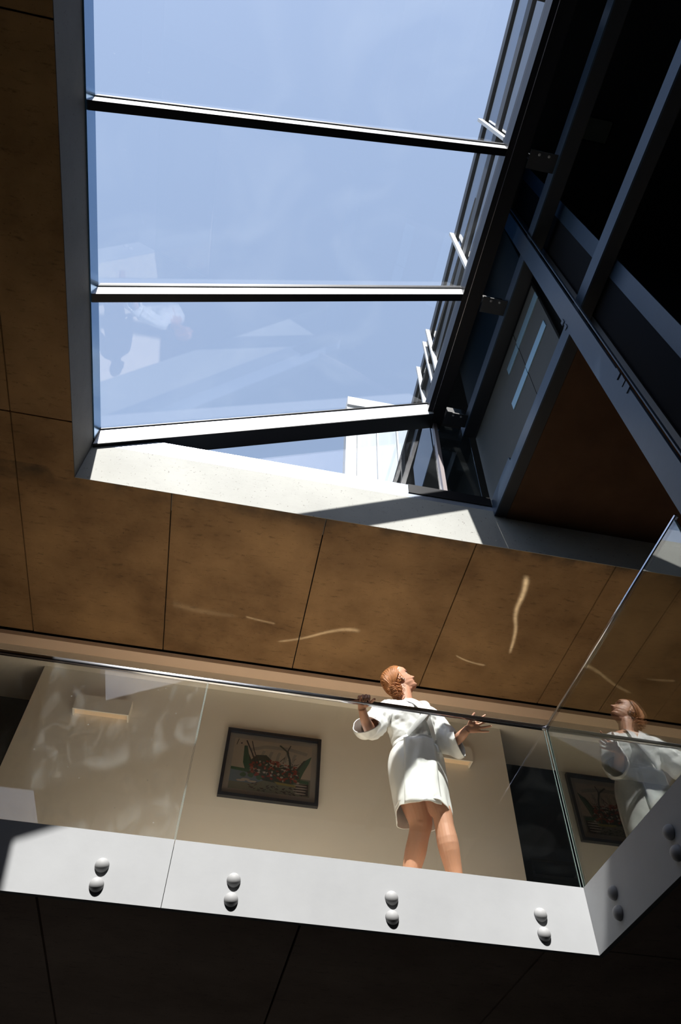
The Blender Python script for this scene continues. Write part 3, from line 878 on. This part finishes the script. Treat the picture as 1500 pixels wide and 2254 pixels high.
def hand(bm, wrist, fwd, back, thumb, curl, spread=(0.10, 0.03, -0.04, -0.12), size=1.0, tcurl=(0.2, 0.3), tout=0.9):
    """wrist point, finger direction, back-of-hand normal, side the thumb is on"""
    y = V(fwd).normalized(); z = V(back).normalized(); z = (z - y * z.dot(y)).normalized(); x = V(thumb); x = (x - y * x.dot(y) - z * x.dot(z)).normalized()
    W = V(wrist)
    def P(a, b, c): return W + (x * a + y * b + z * c) * size
    def K(a, b, c, u, w): return (*P(a, b, c), *(x * u * size), *(z * w * size))
    loft(bm, [K(0, -.01, 0, .027, .021), K(0, .015, 0, .030, .019), K(.001, .045, 0, .038, .016), K(0, .072, 0, .040, .014), K(-.001, .090, -.002, .036, .010)], 14, 18)
    ellipsoid(bm, P(.022, .035, -.010), .020 * size, .020 * size, .016 * size, seg=12)
    roots = [(.029, .084), (.010, .091), (-.010, .088), (-.028, .078)]
    lens = [(.040, .024, .019), (.044, .028, .020), (.041, .026, .020), (.032, .019, .017)]
    for k in range(4):
        p = P(roots[k][0], roots[k][1] - .012, -.001)
        ang = 0; pts = [p]; s = spread[k]
        for j, L in enumerate(lens[k]):
            ang += curl[k][j]
            d = (y * math.cos(ang) - z * math.sin(ang)); d = (d + x * s * math.cos(ang)).normalized()
            ln = L * size + (.012 if j == 0 else 0)
            pts.append(pts[-1] + d * ln * .5); pts.append(pts[-1] + d * ln * .5)
        r = [.0100, .0092, .0094, .0084, .0086, .0078, .0062]
        if k == 3: r = [q * .88 for q in r]
        tube(bm, pts, [q * size for q in r], 12)
        ellipsoid(bm, pts[-1], .0063 * size, .0063 * size, .0063 * size, seg=10)
    # thumb from the side of the palm
    p = P(.024, .022, -.006); d = (y * .75 + x * tout - z * .25).normalized()
    pts = [p, p + d * .022 * size, p + d * .042 * size]
    d2 = (d * math.cos(tcurl[0]) + (y * .6 - z * .8).normalized() * math.sin(tcurl[0])).normalized()
    pts += [pts[-1] + d2 * .015 * size, pts[-1] + d2 * .030 * size]
    d3 = (d2 * math.cos(tcurl[1]) + (y * .6 - z * .8).normalized() * math.sin(tcurl[1])).normalized()
    pts += [pts[-1] + d3 * .013 * size, pts[-1] + d3 * .025 * size]
    tube(bm, pts, [q * size for q in (.0135, .0135, .0115, .0105, .0108, .010, .0068)], 12)

# her right hand: palm on the rail from behind, fingers curled over to the front
hand(body, (0.768, 3.650, 2.80), (-0.08, -1.0, 0.62), (0, 0.55, 0.85), (1, 0, 0), [(0.85, 1.05, 0.6), (0.95, 1.05, 0.6), (0.95, 1.0, 0.6), (0.85, 1.0, 0.5)], size=0.92, tcurl=(0.5, 0.6), tout=0.7)
# her left hand: open, resting against the back of the rail, fingers to her left
hand(body, (1.452, 3.668, 2.765), (0.90, -0.14, 0.30), (0.1, 0.85, 0.35), (-0.3, 0, 1), [(0.05, 0.15, 0.1), (0.15, 0.25, 0.2), (0.30, 0.25, 0.2), (0.2, 0.2, 0.15)], spread=(0.38, 0.14, -0.16, -0.34), size=0.90, tcurl=(0.1, 0.2), tout=0.9)

# ---- head, built in its own frame then turned and tilted back
HC = V((1.098, 3.955, 3.315))
yaw = math.radians(-8); pitch = math.radians(36)
F = V((math.cos(pitch) * math.cos(yaw), math.cos(pitch) * math.sin(yaw), math.sin(pitch)))
Sd = V((math.sin(yaw), -math.cos(yaw), 0))            # her right side points to the camera
U = Sd.cross(F); U = -U if U.z < 0 else U
roll = math.radians(0)
def H(p): return HC + Sd * p[0] + F * p[1] + U * p[2]
def lerp_tab(tab, z):
    for (a, va), (b, vb) in zip(tab, tab[1:]):
        if z <= b:
            t = (z - a) / (b - a); t = max(0, min(1, t)); t = t * t * (3 - 2 * t) * .5 + t * .5
            return va + (vb - va) * t
    return tab[-1][1]
YF = [(-.118, .045), (-.108, .078), (-.095, .090), (-.080, .084), (-.068, .091), (-.0605, .086), (-.053, .094), (-.040, .090), (-.02, .089), (.0, .086), (.014, .087), (.028, .094), (.05, .095), (.075, .082), (.095, .055), (.108, .015)]
YB = [(-.118, .01), (-.10, -.005), (-.08, -.03), (-.05, -.065), (-.02, -.088), (.02, -.100), (.05, -.095), (.08, -.070), (.098, -.04), (.108, -.01)]
WX = [(-.118, .012), (-.108, .028), (-.095, .038), (-.07, .053), (-.04, .062), (-.01, .068), (.02, .073), (.05, .072), (.075, .060), (.095, .038), (.108, .010)]
def g(a, s): return math.exp(-(a / s) ** 2)
def nose_h(z):
    if z > .018 or z < -.046: return 0
    if z > -.032: return .034 * (1 - (z + .032) / .05) ** .9
    return .034 * (1 - ((-.032 - z) / .014) ** 1.6)
rings = []
N = 64
zs = [-.118 + .226 * (0.5 - 0.5 * math.cos(PI * j / 70)) for j in range(71)]
for z in zs:
    yf, yb, w = lerp_tab(YF, z), lerp_tab(YB, z), lerp_tab(WX, z)
    ring = []
    for i in range(N):
        a = 2 * PI * i / N
        sx, cyy = math.sin(a), math.cos(a)
        mid = (yf + yb) / 2 * 0.25
        x = w * (abs(sx) ** .92) * (1 if sx >= 0 else -1)
        y = mid + (yf - mid) * (abs(cyy) ** .9) if cyy >= 0 else mid - (mid - yb) * (abs(cyy) ** .95)
        if cyy > 0:
            y += nose_h(z) * g(x, .0085 + .006 * g(z + .034, .012))
            y -= .011 * g(abs(x) - .031, .015) * g(z - .004, .013)
            y += .005 * g(abs(x) - .030, .016) * g(z - .024, .008)
            y += .005 * g(abs(x) - .038, .018) * g(z + .028, .018)
            y -= .004 * g(x, .020) * g(z + .0605, .003)
            y += .005 * g(x, .015) * g(z + .095, .012)
        ring.append(body.verts.new(H((x, y, z))))
    rings.append(ring)
for a, b in zip(rings, rings[1:]):
    for i in range(N): body.faces.new((a[i], a[(i + 1) % N], b[(i + 1) % N], b[i]))
body.faces.new(rings[0][::-1]); body.faces.new(rings[-1])
# jaw to throat, ears
for s in (-1, 1):
    pts = []
    for k in range(15):
        t = k / 14 * 1.75 * PI - 0.35 * PI
        pts.append(H((s * (.071 + .010 * (0.5 + .5 * math.sin(t))), -.012 - .014 * math.cos(t) - .004, -.012 + .026 * math.sin(t))))
    tube(body, pts, [.0048] * 15, 8)
    ellipsoid(body, H((s * .072, -.010, -.012)), .006, .012, .020, seg=10)
    ellipsoid(body, H((s * .073, -.003, -.036)), .006, .007, .008, seg=10)
limb(body, [(1.146, 3.955, 3.12, .050, .050), (*H((0, -.025, -.09)), .050, .052), (*H((0, -.02, -.03)), .05, .05)], 10, 18)
limb(body, [(*H((0, .035, -.098)), .030, .030), (*H((0, .0, -.09)), .045, .04), (*H((0, -.03, -.08)), .045, .045)], 8, 14)

raw = obj('body', body, 'skin', per)
def fuse(o, voxel, smooth_it=4, fac=0.5):
    md = o.modifiers.new('r', 'REMESH'); md.mode = 'VOXEL'; md.voxel_size = voxel; md.adaptivity = 0; md.use_smooth_shade = True
    ms = o.modifiers.new('s', 'SMOOTH'); ms.factor = fac; ms.iterations = smooth_it
    dg = bpy.context.evaluated_depsgraph_get()
    me = bpy.data.meshes.new_from_object(o.evaluated_get(dg))
    o.modifiers.clear(); o.data = me
    for p in me.polygons: p.use_smooth = True
fuse(raw, 0.0032, 3, 0.5)

# eyes, brows, lips as small parts
for s in (-1, 1):
    bm = bmesh.new(); ellipsoid(bm, H((s * .031, .0680, .003)), .0105, .0105, .0075, seg=16)
    e = obj('eye', bm, 'eye', per, smooth=True)
    bm = bmesh.new()
    tube(bm, [H((s * (.031 + .016 * math.cos(t)), .0795 - .004 * abs(math.cos(t)), .003 + .0075 * math.sin(t) + .001)) for t in [PI * k / 10 for k in range(11)]], .0013, 6)
    obj('eyelash', bm, mat('lash', (0.10, 0.04, 0.02), 0.6), e)
    bm = bmesh.new()
    tube(bm, [H((s * (.014 + .034 * k / 8), .0955 - .016 * (k / 8) ** 2, .0265 + .005 * math.sin(PI * k / 9))) for k in range(9)], [.0012, .0022, .0026, .0026, .0024, .0022, .0018, .0014, .0008], 6)
    obj('eyebrow', bm, mat('brow', (0.28, 0.12, 0.05), 0.7), per)
bm = bmesh.new()
for zc, r in ((-.0550, .0030), (-.0655, .0036)):
    tube(bm, [H((x, .0925 - 9 * x * x - (0.001 if zc < -.06 else 0), zc + (.001 if zc > -.06 else -.001) - 2.2 * x * x * (1 if zc > -.06 else -1.5))) for x in [(-.021 + .042 * k / 10) for k in range(11)]], [r * math.sin(PI * (k + .6) / 11.2) + .0006 for k in range(11)], 8)
obj('lips', bm, 'lips', per, smooth=True)

# ---- hair: cap over the skull, side-swept waves gathered low at the nape
hb = bmesh.new()
rings = []
for j in range(31):
    e = -0.62 + (PI / 2 + 0.62) * j / 30
    ring = []
    for i in range(48):
        a = 2 * PI * i / 48          # 0 = forward
        ca, sa = math.cos(a), math.sin(a)
        x = .079 * math.cos(e) * sa; y = -.010 + (.102 if ca < 0 else .082) * math.cos(e) * ca; z = .010 + .106 * math.sin(e)
        p = V((x, y, z))
        # hairline: pull the front below the hairline inside the skull
        if y > .012 + .9 * max(0, z - .02): 
            if z < .078 - .0 * abs(x): p = V((x * .80, min(y, .02) * .6, z * .86))
        wv = .0035 * math.sin(a * 9 + e * 7) + .002 * math.sin(a * 23 + e * 3)
        p *= 1 + wv / .1
        ring.append(hb.verts.new(H(p)))
    rings.append(ring)
for a, b in zip(rings, rings[1:]):
    for i in range(48): hb.faces.new((a[i], a[(i + 1) % 48], b[(i + 1) % 48], b[i]))
hb.faces.new(rings[0][::-1]); hb.faces.new(rings[-1])
hair = obj('hair', hb, 'hair', per, smooth=True)
rnd = random.Random(3)
lk = bmesh.new()
nape = V((0.030, -.105, -.085))
for k in range(900):
    s = 1 if rnd.random() < .62 else -1
    u = rnd.random()
    # from the parting over the side of the skull to the gathered nape
    phi = math.radians(48 + 122 * u ** .9)
    D0 = V((s * rnd.uniform(.05, .35), math.cos(phi), math.sin(phi)))
    Dm = V((s * (1.0 - .45 * u), .25 - .95 * u, .12 + rnd.uniform(-.08, .12)))
    D1 = V((s * .42, -.80, -.55))
    sc = 1.03 + .11 * rnd.random() + .05 * math.sin(7 * u + 2 * s)
    ph = 1.1 * rnd.randrange(6) + rnd.uniform(-.25, .25); pts = []
    en = nape + V((rnd.uniform(-.035, .045), rnd.uniform(-.02, .02), rnd.uniform(-.03, .03)))
    for j in range(17):
        t = j / 16; q = min(1, t / .78)
        d = (D0 * (1 - q) ** 2 + Dm * 2 * q * (1 - q) + D1 * q * q).normalized()
        b_ = V((0, -.010, .008)) + V((d.x * .078, d.y * (.102 if d.y < 0 else .084), d.z * .104)) * sc
        if t > .78: b_ = b_.lerp(en, (t - .78) / .22)
        b_ += V((math.sin(ph + t * 11) * .005 * t, math.cos(ph + t * 9) * .004 * t, math.sin(ph * 2 + t * 10) * .006 * t))
        pts.append(H(b_))
    r = rnd.uniform(.0013, .0030)
    tube(lk, pts, [r * (.35 + .65 * math.sin(PI * min(1, .12 + j / 18))) for j in range(17)], 6)
# curls hanging at the nape and beside the ear
for k in range(210):
    c = nape + V((rnd.uniform(-.03, .055), rnd.uniform(-.02, .045), rnd.uniform(-.035, .045)))
    ph = rnd.uniform(0, 6.3); r0 = rnd.uniform(.008, .017); L = rnd.uniform(.03, .06); pts = []
    for j in range(14):
        t = j / 13; an = ph + t * 5.5
        pts.append(H(c + V((math.cos(an) * r0, math.sin(an) * r0 * .9, -L * t + L * .4))))
    rr = rnd.uniform(.0013, .0028)
    tube(lk, pts, [rr * (.4 + .6 * math.sin(PI * (j + .7) / 14.4)) for j in range(14)], 6)
lo = obj('locks', lk, 'hair', hair, smooth=True)
lo['kind'] = 'stuff'
bm = bmesh.new()
bar(bm, H((.086, .022, .040)), H((.088, -.022, .010)), Sd * .003, U * .006)
obj('hair_clip', bm, 'silver', per)
bm = bmesh.new(); tube(bm, [H((.078, -.003 + .006 * math.cos(t), -.055 + .010 * math.sin(t))) for t in [2 * PI * k / 12 for k in range(13)]], .0016, 6)
obj('earring', bm, 'silver', per, smooth=True)

# ---- robe
def nz(p, s, seed=0): return noise.noise(V((p.x * s + seed, p.y * s + seed * 1.7, p.z * s - seed)))
def rk(c, a, b, tx=0.0): # horizontal-ish ring, front towards -Y
    return (*c, a, 0, tx, 0, b, 0)
def fold(p, s1, a1):
    return 1 + a1 * (nz(p, s1) + .5 * nz(p, s1 * 2.3, 4))
# bodice
bm = bmesh.new()
def fb_(a, t, p):
    f = 1 + .035 * nz(p, 14) + .028 * nz(V((p.x * 2.2 + p.z, p.y, p.z * 2.2 - p.x)), 16, 3)
    f += .030 * math.sin(a * 7 + 3 * t) * max(0, 1 - t * 3.2)        # gathers above the belt
    # satin folds pulled from the shoulders and sides towards the belt knot
    ang = math.atan2(p.x - 1.20, p.z - 2.70)
    rid = 1 - abs(math.sin(ang * 7.5 + 1.6 * nz(p, 7, 9)))
    f += .050 * rid ** 3 * min(1, 4 * t) * max(0, 1 - t * 1.15)
    rid2 = 1 - abs(nz(V((p.x * .7, p.y, p.z * 2.4 + p.x)), 17, 6)) * 3.2
    f += .035 * max(0, rid2) ** 2 * math.sin(PI * t)
    return f
loft(bm, [rk((1.183, 3.935, 2.775), .137, .112, .012), rk((1.180, 3.93, 2.815), .150, .125, .012), rk((1.176, 3.925, 2.88), .162, .136, .006), rk((1.172, 3.915, 2.95), .172, .145, 0), rk((1.168, 3.92, 3.01), .172, .132, -.004), rk((1.165, 3.93, 3.055), .158, .100, -.012), rk((1.158, 3.945, 3.085), .100, .066, -.012), rk((1.152, 3.952, 3.10), .062, .056, -.012)], 60, 96, fb_)
bod = obj('robe_bodice', bm, 'satin', per, smooth=True)
# V neck opening in skin with crossing lapels
def chest(x, z, off=0.0):
    """front surface of the bodice at height z"""
    tab = [(2.775, 3.823), (2.88, 3.789), (2.95, 3.770), (3.01, 3.788), (3.055, 3.830), (3.09, 3.885)]
    hw = .17
    y = lerp_tab(tab, z)
    return V((x, y + 0.13 * (1 - math.sqrt(max(0, 1 - min(.98, abs((x - 1.17) / hw)) ** 2))) - off, z))
bm = bmesh.new()
T = [(1.120, 3.085), (1.200, 3.085), (1.212, 3.04), (1.218, 2.99), (1.214, 2.945), (1.180, 3.00), (1.145, 3.05)]
f = [bm.verts.new(chest(x, z, .012)) for x, z in T]
bm.faces.new(f)
bmesh.ops.subdivide_edges(bm, edges=list(bm.edges), cuts=2, use_grid_fill=True)
obj('chest_skin', bm, 'skin', raw, smooth=True)
def ribbon(bm, pts, nrm, w, th=.004, wav=0.0):
    """flat band along pts, width across nrm-cross-tangent"""
    a = []
    for i, p in enumerate(pts):
        d = (pts[min(i + 1, len(pts) - 1)] - pts[max(i - 1, 0)]).normalized()
        n = V(nrm).normalized(); s = d.cross(n).normalized(); n = s.cross(d).normalized()
        ww = w[i] if isinstance(w, list) else w
        o_ = n * (wav * math.sin(i * 1.3))
        a.append([bm.verts.new(p + s * ww * .5 + o_), bm.verts.new(p + s * ww * .25 + n * th + o_), bm.verts.new(p + n * th * 1.3 + o_), bm.verts.new(p - s * ww * .25 + n * th + o_), bm.verts.new(p - s * ww * .5 + o_), bm.verts.new(p - n * th + o_)])
    for x, y in zip(a, a[1:]):
        for i in range(6): bm.faces.new((x[i], x[(i + 1) % 6], y[(i + 1) % 6], y[i]))
    bm.faces.new(a[0][::-1]); bm.faces.new(a[-1])
def path(keys, n): return [V(cr(keys, (len(keys) - 1) * i / n)) for i in range(n + 1)]
bm = bmesh.new()
c1 = [tuple(chest(x, z, .016)) for x, z in ((1.098, 3.078), (1.13, 3.04), (1.17, 2.985), (1.212, 2.925), (1.25, 2.86), (1.288, 2.775))]
c2 = [tuple(chest(x, z, .018)) for x, z in ((1.208, 3.082), (1.224, 3.04), (1.232, 2.985), (1.222, 2.93), (1.175, 2.86), (1.10, 2.775))]
def flat_band(bm, pts, nrm, w, th):
    a = []
    for i, q in enumerate(pts):
        d = (pts[min(i + 1, len(pts) - 1)] - pts[max(i - 1, 0)]).normalized()
        n = V(nrm).normalized(); s = d.cross(n).normalized(); n = s.cross(d).normalized()
        if n.y > 0: n = -n
        a.append([bm.verts.new(q + s * w[i] * .5), bm.verts.new(q + s * w[i] * .5 + n * th), bm.verts.new(q - s * w[i] * .5 + n * th), bm.verts.new(q - s * w[i] * .5)])
    for x, y in zip(a, a[1:]):
        for i in range(4): bm.faces.new((x[i], x[(i + 1) % 4], y[(i + 1) % 4], y[i]))
    bm.faces.new(a[0][::-1]); bm.faces.new(a[-1])
wl = [.050 - .022 * (i / 60) ** 2 for i in range(61)]
flat_band(bm, path(c1, 60), (0, -1, 0.1), wl, .004)
flat_band(bm, path(c2, 60), (0, -1, 0.1), wl, .004)
obj('lapel', bm, 'satin', per)
# belt
bm = bmesh.new()
bp_ = []
for i in range(49):
    a = 2 * PI * i / 48
    bp_.append(V((1.184 + .142 * math.cos(a), 3.937 + .118 * math.sin(a), 2.778 + .012 * math.cos(a) + .003 * math.sin(5 * a))))
for i in range(48):
    pass
rg = []
for i in range(48):
    a = 2 * PI * i / 48; n_ = V((math.cos(a), math.sin(a), 0)); c = bp_[i]
    rg.append([bm.verts.new(c + n_ * x + V((0, 0, z))) for x, z in ((-.004, -.020), (.005, -.018), (.009, -.006), (.006, 0), (.009, .008), (.005, .018), (-.004, .020))])
for i in range(48):
    x, y = rg[i], rg[(i + 1) % 48]
    for k in range(6): bm.faces.new((x[k], x[k + 1], y[k + 1], y[k]))
obj('belt', bm, 'satin', per, smooth=True)
bm = bmesh.new()
ellipsoid(bm, (1.262, 3.815, 2.735), .018, .012, .022, seg=14)
ribbon(bm, path([(1.262, 3.812, 2.735), (1.258, 3.79, 2.69), (1.262, 3.785, 2.63)], 10), (0, -1, 0), .022, .004)
ribbon(bm, path([(1.266, 3.812, 2.735), (1.285, 3.795, 2.70), (1.292, 3.79, 2.65)], 10), (0, -1, 0), .020, .004)
obj('belt_knot', bm, 'satin', per, smooth=True)
# skirt, an open flared shell with a wrapped front edge
bm = bmesh.new()
def fs(a, t, p):
    f = 1 + .030 * nz(p, 11, 2) * (0.4 + t)
    f += .045 * math.sin(a * 11 + 1.2 * math.sin(a * 3)) * max(0, .5 - t) ** 1.2      # gathers under the belt
    f += .030 * math.sin(a * 5 + .6 + t * 1.5) * t ** 1.5 + .014 * math.sin(a * 13) * t ** 2
    dz = 0
    if t > .9: dz = .010 * math.sin(a * 4 + 1)
    if math.sin(a) > .2: dz -= .035 * (t ** 2) * (0.5 - .5 * math.cos(a))            # tail longer at the back left
    return (f, (0, 0, dz))
keys = [rk((1.184, 3.937, 2.772), .143, .118, .012), rk((1.184, 3.94, 2.725), .168, .134, .010), rk((1.187, 3.945, 2.65), .184, .150, .004), rk((1.190, 3.945, 2.56), .186, .158), rk((1.197, 3.945, 2.46), .180, .162), rk((1.205, 3.94, 2.37), .173, .164), rk((1.210, 3.935, 2.310), .170, .165)]
loft(bm, keys, 70, 128, fs, cap=False)
sk = obj('robe_skirt', bm, 'satin', per, smooth=True)
md = sk.modifiers.new('thickness', 'SOLIDIFY'); md.thickness = 0.004; md.offset = -1
# overlapping front panel (wrap edge) and turned hem
def skf(x, z, off):
    a, b, c0 = .186, .158, 3.945
    q = min(.97, abs((x - 1.195) / (a + .004)))
    return V((x, c0 - b * math.sqrt(1 - q * q) - off, z))
bm = bmesh.new()
xs = [1.062 + (1.262 - 1.062) * i / 16 for i in range(17)]
zz = [2.745 - (2.745 - 2.300) * j / 22 for j in range(23)]
grid = [[bm.verts.new(skf(x + .012 * (1 - j / 22) * (1 - i / 16) + (.018 * j / 22 if i > 8 else 0), z + (.004 * math.sin(i * .9) if j == 22 else 0), .012 + .004 * math.sin(i * .8 + j * .25) + .005 * nz(V((x * 9, z * 9, 1)), 2) + (.004 if 19 <= j <= 20 else 0))) for i, x in enumerate(xs)] for j, z in enumerate(zz)]
for j in range(22):
    for i in range(16): bm.faces.new((grid[j][i], grid[j][i + 1], grid[j + 1][i + 1], grid[j + 1][i]))
wp = obj('wrap_panel', bm, 'satin', per, smooth=True)
md = wp.modifiers.new('thickness', 'SOLIDIFY'); md.thickness = 0.004; md.offset = -1
# sleeves
def sleeve(keys, seedv):
    bm = bmesh.new()
    def ff(a, t, p):
        f = 1 + .07 * nz(p, 15, seedv) + .05 * nz(V((p.x * 1.5 + p.z * 2, p.y, p.z)), 18, seedv + 2)
        f += .06 * max(0, 1 - abs(nz(V((p.x * 1.2, p.y, p.z * 2)), 13, seedv + 5)) * 3.5) ** 2 * math.sin(PI * min(1, t * 1.2))
        f += .05 * math.sin(a * 3 + t * 7 + seedv) * t + .03 * math.sin(a * 8 + t * 3) * math.sin(PI * t)
        return f
    P = [V(k[:3]) for k in keys]; full = []
    for i, k in enumerate(keys):
        d = V(k[5:8]).normalized() if len(k) > 5 else (P[min(i + 1, len(P) - 1)] - P[max(i - 1, 0)]).normalized()
        u = d.cross(V((0, 1, 0.15))).normalized(); w = d.cross(u)
        full.append((*P[i], *(u * k[3]), *(w * k[4])))
    loft(bm, full, 46, 72, ff, cap=False)
    o = obj('sleeve', bm, 'satin', per, smooth=True)
    md = o.modifiers.new('thickness', 'SOLIDIFY'); md.thickness = 0.004; md.offset = -1
    return o
sleeve([(1.085, 3.935, 3.035, .075, .075), (1.02, 3.93, 3.025, .078, .078), (0.965, 3.91, 2.975, .078, .080), (0.918, 3.88, 2.895, .078, .084), (0.880, 3.85, 2.825, .082, .090), (0.838, 3.80, 2.765, .082, .092, -.45, -.6, .10), (0.808, 3.745, 2.755, .082, .090, -.42, -.75, .30)], 1.0)
sleeve([(1.235, 3.935, 3.03, .075, .075), (1.305, 3.93, 3.005, .076, .076), (1.340, 3.91, 2.94, .072, .076), (1.362, 3.88, 2.86, .072, .080), (1.385, 3.85, 2.785, .076, .084), (1.408, 3.81, 2.735, .080, .086, .62, -.55, -.05), (1.432, 3.77, 2.725, .082, .086, .70, -.60, .12)], 5.0)
#P1#

# ---------------------------------------------------------------- lift everything so the hall floor lies at z = 0
for o in list(scn.objects):
    if o.parent is None:
        o.location.z += LIFT
